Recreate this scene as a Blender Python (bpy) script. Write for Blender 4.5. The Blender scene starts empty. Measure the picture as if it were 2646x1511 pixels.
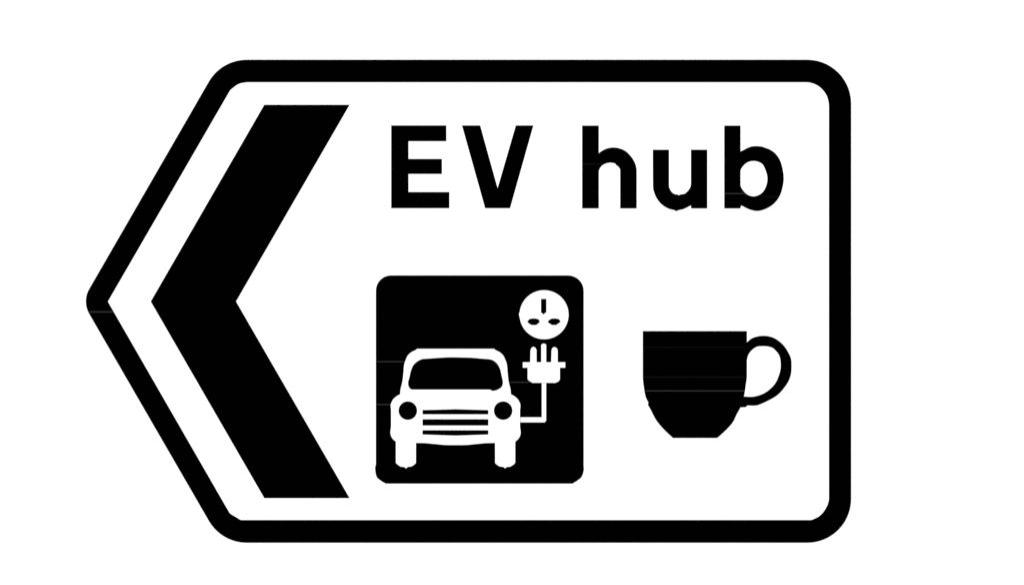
import bpy, math
from mathutils import Vector
from mathutils.geometry import tessellate_polygon

sc = bpy.context.scene
col = sc.collection

# ---------------------------------------------------------------- frame
S = 0.0005                 # metres per unit of the drawing (sign is about 0.62 m tall)
SZ = S * 0.9987
CX, CZ = 1323.0, 755.5     # drawing centre
HZ = 1.5                   # height of the drawing centre above the ground
PLATE_T = 0.0015            # aluminium plate
FILM = 0.0004              # vinyl film

# ---------------------------------------------------------------- camera
cam = bpy.data.cameras.new('camera')
cam.sensor_width = 36.0
D = 4.0
cam.lens = 36.0 * D / (2646 * S)
cam.clip_start = 0.05
cam.clip_end = 200
co = bpy.data.objects.new('camera', cam)
col.objects.link(co)
co.location = (0, -D - PLATE_T - FILM, HZ)
co.rotation_euler = (math.radians(90), 0, 0)
sc.camera = co

# ---------------------------------------------------------------- light
w = bpy.data.worlds.new('World')
sc.world = w
w.use_nodes = True
bg = w.node_tree.nodes['Background']
bg.inputs[0].default_value = (1, 1, 1, 1)
bg.inputs[1].default_value = 0.32

def softbox(loc, size, power, target):
    l = bpy.data.lights.new('softbox', 'AREA')
    l.shape = 'RECTANGLE'
    l.size, l.size_y = size
    l.energy = power
    l.color = (1, 1, 1)
    o = bpy.data.objects.new('softbox', l)
    col.objects.link(o)
    o.location = loc
    o.rotation_euler = (Vector(target) - Vector(loc)).to_track_quat('-Z', 'Y').to_euler()
softbox((0, -5.2, 1.75), (2.4, 2.4), 290, (0, 0, HZ))

vs = sc.view_settings
vs.view_transform = 'Standard'
vs.look = 'None'
vs.exposure = 0
vs.gamma = 1
vs.use_curve_mapping = False

# ---------------------------------------------------------------- materials
def material(name, a, b, rough, spec=0.0, scale=40, metal=0.0):
    m = bpy.data.materials.new(name)
    m.use_nodes = True
    nt = m.node_tree
    p = nt.nodes['Principled BSDF']
    tc = nt.nodes.new('ShaderNodeTexCoord')
    n = nt.nodes.new('ShaderNodeTexNoise')
    n.inputs['Scale'].default_value = scale
    n.inputs['Detail'].default_value = 4
    r = nt.nodes.new('ShaderNodeValToRGB')
    r.color_ramp.elements[0].color = (a, a, a, 1)
    r.color_ramp.elements[1].color = (b, b, b, 1)
    nt.links.new(tc.outputs['Object'], n.inputs['Vector'])
    nt.links.new(n.outputs['Fac'], r.inputs['Fac'])
    nt.links.new(r.outputs['Color'], p.inputs['Base Color'])
    p.inputs['Roughness'].default_value = rough
    p.inputs['Specular IOR Level'].default_value = spec
    p.inputs['Metallic'].default_value = metal
    return m
WHITE = material('white_sign_film', .84, .87, .5, .2)
WALL = material('white_painted_wall', .83, .86, .8, .1, 12)
BLACK = material('matt_black_film', .0001, .0003, .85)
SEAM = material('film_joint', .020, .024, .8)
SEAM_FAINT = material('faint_film_joint', .0045, .006, .8)
ALU = material('aluminium_plate', .45, .55, .4, .5, 80, 1.0)

# ---------------------------------------------------------------- mesh helpers
def pt(x, y, d):
    """drawing unit -> metres; d = distance in front of the wall"""
    return Vector(((x - CX) * S, -d, HZ - (y - CZ) * SZ))

def grow(lp, d):
    """Move an outline outwards by d (inwards if negative), mitred."""
    n = len(lp)
    area = sum(lp[i][0] * lp[(i + 1) % n][1] - lp[(i + 1) % n][0] * lp[i][1] for i in range(n))
    sg = 1 if area > 0 else -1
    out = []
    for i in range(n):
        p = Vector(lp[i])
        a = (p - Vector(lp[i - 1])).normalized()
        b = (Vector(lp[(i + 1) % n]) - p).normalized()
        na, nb = Vector((a.y, -a.x)) * sg, Vector((b.y, -b.x)) * sg
        m = na + nb
        k = 2 / max(m.length_squared, 1.0)
        q = p + m * (d * k)
        out.append((q.x, q.y))
    return out

def solid(name, loops, base, thick, mats, parent=None, seams=(), side=None, label=None):
    """Extrude an outline (first loop) with holes (other loops) into one solid."""
    verts, faces, mi = [], [], []
    g = -.45 if mats is WHITE and not side else .45
    loops = [grow(lp, g if q == 0 else -g) for q, lp in enumerate(loops)]
    flat = [p for lp in loops for p in lp]
    n = len(flat)
    for d in (base + thick, base):
        verts += [pt(x, y, d) for x, y in flat]
    tris = tessellate_polygon([[Vector((x, -y, 0)) for x, y in lp] for lp in loops])
    for a, b, c in tris:
        (ax, ay), (bx, by), (cx, cy) = flat[a], flat[b], flat[c]
        s = (bx - ax) * (-cy + ay) - (-by + ay) * (cx - ax)
        if s < 0:
            b, c = c, b
        faces.append((a, b, c)); mi.append(0)
        faces.append((a + n, c + n, b + n)); mi.append(0)
    k = 0
    for lp in loops:
        m = len(lp)
        for i in range(m):
            j = (i + 1) % m
            faces.append((k + i, k + j, k + j + n, k + i + n)); mi.append(1 if side else 0)
        k += m
    for x0, x1, y0, h, strong in seams:      # thin joints that show in the film
        q = len(verts)
        verts += [pt(x, y, base + thick + .00006) for x, y in
                  ((x0, y0 + h), (x1, y0 + h), (x1, y0), (x0, y0))]
        faces.append((q, q + 1, q + 2, q + 3)); mi.append(2 if strong else 3)
    me = bpy.data.meshes.new(name)
    me.from_pydata([v - ORIGIN for v in verts], [], faces)
    me.materials.append(mats)
    me.materials.append(side or mats)
    me.materials.append(SEAM)
    me.materials.append(SEAM_FAINT)
    me.polygons.foreach_set('material_index', mi)
    me.update()
    o = bpy.data.objects.new(name, me)
    col.objects.link(o)
    if parent: o.parent = parent
    if label: o['label'] = label
    return o

def arc(cx, cy, r, a0, a1, n=14, ry=None):
    ry = ry or r
    return [(cx + r * math.cos(math.radians(a0 + (a1 - a0) * i / n)),
             cy + ry * math.sin(math.radians(a0 + (a1 - a0) * i / n))) for i in range(n + 1)]

def z(pts, x0, y0, k):
    return [(x0 + x / k, y0 + y / k) for x, y in pts]

def smooth(lp, lmax=36.0, sub=4):
    """Round the short steps of a traced curve; straight runs and sharp corners stay."""
    n = len(lp)
    P = [Vector(p) for p in lp]
    e = [P[(i + 1) % n] - P[i] for i in range(n)]
    L = [v.length for v in e]
    out = []
    for i in range(n):
        out.append(tuple(P[i]))
        if L[i] >= lmax or L[i] < 5.5: continue
        j, k = i - 1, (i + 1) % n
        d = e[i].normalized()
        def tan(other, lo):
            u = other.normalized()
            if d.angle(u) > math.radians(38): return d
            if lo >= lmax: return u
            return (d / L[i] + u / lo).normalized()
        t0, t1 = tan(e[j], L[j]), tan(e[k], L[k])
        for q in range(1, sub):
            t = q / sub
            p = (P[i] * (2*t**3 - 3*t*t + 1) + t0 * L[i] * (t**3 - 2*t*t + t)
                 + P[k] * (-2*t**3 + 3*t*t) + t1 * L[i] * (t**3 - t*t))
            out.append(tuple(p))
    return out

# ---------------------------------------------------------------- the setting
ORIGIN = Vector((0, 0, 0))
bm = bpy.data.meshes.new('wall')
vv = [(x, y, zz) for y in (0.0, 0.2) for x, zz in ((-8, -2.5), (8, -2.5), (8, 6), (-8, 6))]
bm.from_pydata(vv, [], [(0, 1, 2, 3), (5, 4, 7, 6), (4, 0, 3, 7), (1, 5, 6, 2), (3, 2, 6, 7), (4, 5, 1, 0)])
bm.materials.append(WALL)
wall = bpy.data.objects.new('wall', bm)
col.objects.link(wall)
wall['kind'] = 'structure'
wall['label'] = 'plain bright white wall behind the arrow shaped sign'

# ---------------------------------------------------------------- the sign
ORIGIN = pt(1210, 1401.8, 0)
sign = bpy.data.objects.new('direction_sign', None)
col.objects.link(sign)
sign.location = ORIGIN
sign.empty_display_size = .1
sign['label'] = 'white arrow-ended EV hub sign with thick black border pointing left'
sign['category'] = 'sign'

TOP, BOT, RIGHT, MID = 154.6, 1401.6, 2199.0, 778.6
R = 113.0
cxl = 637.7
outer = (arc(RIGHT - R, TOP + R, R, -90, 0) + arc(RIGHT - R, BOT - R, R, 0, 90)
         + arc(cxl, BOT - R, R, 90, 150) + arc(222.2 + 64, MID, 64, 150, 210, 10)
         + arc(cxl, TOP + R, R, 210, 270))
inner = [(640, 212), (631.8, 212.9), (619.5, 215.4), (611.2, 219.5), (603, 225.7), (594.8, 232.7),
         (591.5, 238), (278.3, 779), (592.3, 1324.2), (601, 1331), (613, 1338), (624, 1343.7),
         (2094.7, 1343.7), (2105.9, 1339.6), (2115.7, 1334.7), (2122.5, 1329.1), (2131.2, 1318),
         (2138, 1305.6), (2141.3, 1296), (2142.4, 1284.6), (2142.4, 273), (2140, 257), (2135.2, 244.3),
         (2126.9, 232.5), (2115.4, 222.3), (2102.2, 215.5), (2092, 212.7), (2082.4, 212)]

B1 = PLATE_T
plate = solid('panel', [outer], 0.0002, PLATE_T - 0.0002, WHITE, sign, side=ALU,
              label='white sign panel with a pointed left end')
solid('border', [outer, smooth(inner)], B1, FILM, BLACK, sign, seams=[(229.5, 292.5, 803.9, 3.6, True)],
      label='thick black border running round the panel edge')
solid('chevron', [[(683.1, 271), (902.9, 271), (609.5, 778.7), (902.9, 1286.4), (683.1, 1286.4), (389.8, 778.7)]],
      B1, FILM, BLACK, sign, label='tall black chevron pointing left')

# ---- lettering
E = z([(297, 215), (985, 215), (985, 410), (510, 410), (510, 635), (930, 635), (930, 820), (510, 820),
       (510, 1050), (1023, 1050), (1023, 1250), (297, 1250)], 950, 280, 4.854)
V = z([(1185, 215), (1410, 215), (1630, 1000), (1860, 215), (2077, 215), (1785, 1250), (1475, 1250)], 950, 280, 4.854)
h = z([(232, 190), (412, 190), (412, 495), (430, 480), (470, 455), (520, 437), (575, 430), (640, 440), (700, 465),
       (755, 515), (800, 580), (820, 630), (828, 690), (828, 1097), (650, 1097), (650, 680), (635, 645), (603, 617),
       (595, 605), (570, 597), (540, 594), (500, 600), (455, 622), (425, 655), (412, 700), (412, 1097), (232, 1097)],
      1450, 280, 4.25)
u = z([(1008, 455), (1183, 455), (1183, 850), (1195, 890), (1225, 930), (1245, 942), (1280, 948), (1292, 956), (1305, 948),
       (1350, 940), (1390, 910), (1420, 865), (1427, 820), (1427, 455), (1603, 455), (1603, 1097), (1430, 1097),
       (1426, 1062), (1340, 1105), (1285, 1118), (1265, 1128), (1248, 1118), (1190, 1103), (1120, 1065), (1060, 1000),
       (1025, 930), (1010, 860)], 1450, 280, 4.25)
b = z([(1793, 190), (1968, 190), (1968, 475), (2010, 455), (2050, 434), (2085, 421), (2150, 415), (2205, 421), (2235, 431), (2290, 452),
       (2350, 495), (2400, 565), (2430, 660), (2443, 770), (2430, 870), (2395, 970), (2330, 1050), (2240, 1105),
       (2150, 1125), (2070, 1108), (1975, 1062), (1968, 1097), (1793, 1097)], 1450, 280, 4.25)
b_hole = z([(1968, 690), (1995, 635), (2028, 602), (2065, 583), (2150, 580), (2205, 605), (2245, 675), (2267, 770),
            (2250, 860), (2215, 920), (2165, 955), (2110, 967), (2050, 950), (2000, 905), (1968, 840)], 1450, 280, 4.25)
h, u, b, b_hole = smooth(h), smooth(u), smooth(b), smooth(b_hole, 30)
for ch, loops, sm in (('E', [E], []), ('V', [V], []), ('h', [h], [(1506, 1556, 422.6, 2.8, False)]),
                      ('u', [u], []), ('b', [b, b_hole], [(1873, 1925, 498.6, 2.8, True), (1968, 2012, 506.8, 2.4, False)])):
    solid('letter', loops, B1, FILM, BLACK, sign, seams=sm, label='black letter %s' % ch)

# ---- charging pictogram
square = (arc(971.6 + 39, 711.6 + 39, 39, 180, 270, 8) + arc(1507.9 - 41, 711.6 + 39, 41, 270, 360, 8, 39)
          + [(1507.9, 1206), (1508.6, 1209), (1508, 1216), (1505.8, 1225.2), (1501.7, 1233.4), (1489.3, 1243), (1479, 1249)]
          + [(997.6, 1249), (991.4, 1246), (982, 1240), (974.1, 1233), (971.2, 1225), (969.7, 1214), (969.7, 1206), (971.6, 1200)])
square_o = solid('charging_pictogram', [square], B1, FILM, BLACK, sign,
                 seams=[(972.5, 1044, 932.8, 2.8, True), (972.5, 1008, 1043.5, 2.8, True), (1317, 1368, 985.8, 2.8, True)],
                 label='black rounded square with a white car being charged')
B2 = B1 + FILM
half = [(1177.1, 900.7), (1077.4, 900.7), (1074.6, 903.4), (1063.6, 908.9), (1054, 917.7), (1048.5, 928.7), (1045.4, 936.9),
        (1042.2, 964.4), (1039.5, 986.4), (1034.8, 1006), (1033.8, 1018), (1022.4, 1024.8), (1015.5, 1031.7), (1012, 1038),
        (1009.6, 1044), (1010.3, 1060), (1010.3, 1100), (1009.4, 1124), (1015.5, 1134.7), (1022.6, 1140.8), (1022.6, 1195.7), (1027.9, 1200.7),
        (1036.2, 1205.6), (1044.4, 1206.7), (1049.1, 1210.5), (1053.2, 1206.7), (1063.6, 1204.8), (1075, 1196.5),
        (1075.2, 1144.3), (1104.8, 1145.2), (1143.3, 1149), (1177.1, 1149.8)]
car = half + [(2354.2 - x, y) for x, y in reversed(half[1:-1])]
solid('car_outline', [smooth(car)], B2, FILM, WHITE, square_o, label='white front view of a car')
B3 = B2 + FILM
screen = [(1093.8, 927.3), (1143.3, 923.9), (1177.6, 923.2), (1214.7, 924), (1264.2, 928.1), (1282, 936.9),
          (1290.3, 949.3), (1295.8, 969.9), (1299, 990.5), (1296.3, 998.7), (1288.9, 1004.6), (1277, 1009), (1271, 1009),
          (1266.9, 1006), (1065, 1006), (1059.5, 1002.9), (1055.2, 994.6), (1058.7, 972.6), (1063.1, 954.8),
          (1069.1, 942.4), (1080.1, 932.8)]
solid('windscreen', [smooth(screen)], B3, FILM, BLACK, square_o)
for cx in (1053.9, 1300.1):
    solid('headlight', [arc(cx, 1060.6, 23.6, 0, 348.75, 31)], B3, FILM, BLACK, square_o)
for lp in ([(1092.3, 1059.5), (1177, 1057.2), (1261.5, 1059.5), (1261.5, 1069.8), (1092.3, 1069.8)],
           [(1092.3, 1083.2), (1261.5, 1083.2), (1261.5, 1098.7), (1092.3, 1098.7)],
           [(1092.3, 1111.6), (1261.5, 1111.6), (1261.5, 1122), (1177, 1124.8), (1092.3, 1122)]):
    solid('grille_bar', [lp], B3, FILM, BLACK, square_o)

disc = arc(1405.9, 812.9, 63.6, -174, 172, 46)
disc += [(1341.4, 816), (1340.8, 809)]
solid('socket', [disc], B2, FILM, WHITE, square_o, label='white round electric socket')
for lp in (z([(768, 400), (832, 400), (832, 565), (815, 575), (800, 594), (785, 578), (768, 568)], 1240, 690, 4.853),
           z([(595, 685), (620, 655), (650, 645), (700, 645), (735, 655), (750, 685), (735, 702), (708, 724),
              (647, 724), (615, 704)], 1240, 690, 4.853),
           z([(850, 685), (880, 655), (910, 645), (960, 645), (995, 656), (1010, 685), (985, 704), (957, 724),
              (903, 724), (875, 706)], 1240, 690, 4.853)):
    solid('socket_slot', [lp], B3, FILM, BLACK, square_o)
plug = z([(537, 1190), (630, 1190), (633, 1040), (648, 1010), (672, 995), (697, 1010), (712, 1040), (712, 1190),
          (768, 1190), (768, 973), (785, 958), (815, 958), (833, 973), (833, 1190), (893, 1190), (897, 1040), (908, 1012),
          (935, 998), (962, 1012), (977, 1040), (977, 1190), (1072, 1190), (1072, 1262), (1005, 1262), (1005, 1407),
          (985, 1435), (945, 1452), (660, 1452), (625, 1432), (597, 1407), (597, 1262), (537, 1262)], 1240, 690, 4.853)
solid('plug', [plug], B2, FILM, WHITE, square_o, label='white three pin plug')
cable = [(1399.6, 989.2), (1411.5, 989.2), (1411.5, 1086), (1408, 1091.2), (1344.2, 1091.2), (1344.2, 1077.4), (1399.6, 1077.4)]
solid('cable', [cable], B2, FILM, WHITE, square_o)

# ---- cup pictogram
cup = z([(97, 116), (1318, 116), (1318, 640), (1305, 750), (1283, 885), (1243, 1010), (1195, 1100), (1160, 1175),
         (1070, 1280), (970, 1370), (450, 1370), (340, 1265), (250, 1155), (190, 1040), (155, 977), (164, 958),
         (135, 900), (110, 780), (97, 650)], 1640, 830, 4.55)
cup_o = solid('cup_pictogram', [smooth(cup)], B1, FILM, BLACK, sign,
              seams=[(1664, 1927, 896, 1.6, False), (1663, 1929, 972.6, 2.6, False), (1668, 1923, 1008, 3.2, True)],
              label='black cup with a looped handle on its right')
handle = z([(1300, 262), (1318, 250), (1370, 205), (1430, 182), (1580, 178), (1640, 198), (1710, 245), (1760, 295), (1810, 375),
            (1835, 430), (1843, 530), (1835, 630), (1805, 710), (1750, 790), (1680, 865), (1600, 915), (1520, 955),
            (1435, 987), (1325, 988), (1305, 1008), (1243, 1010), (1220, 990), (1260, 885), (1283, 885), (1380, 888), (1450, 875), (1525, 845),
            (1600, 790), (1660, 720), (1695, 640), (1715, 570), (1718, 490), (1700, 400), (1660, 345), (1620, 310),
            (1580, 297), (1500, 290), (1430, 300), (1380, 335), (1340, 385), (1322, 440), (1318, 470), (1300, 470)],
           1640, 830, 4.55)
solid('handle', [smooth(handle)], B1, FILM * .7, BLACK, cup_o)
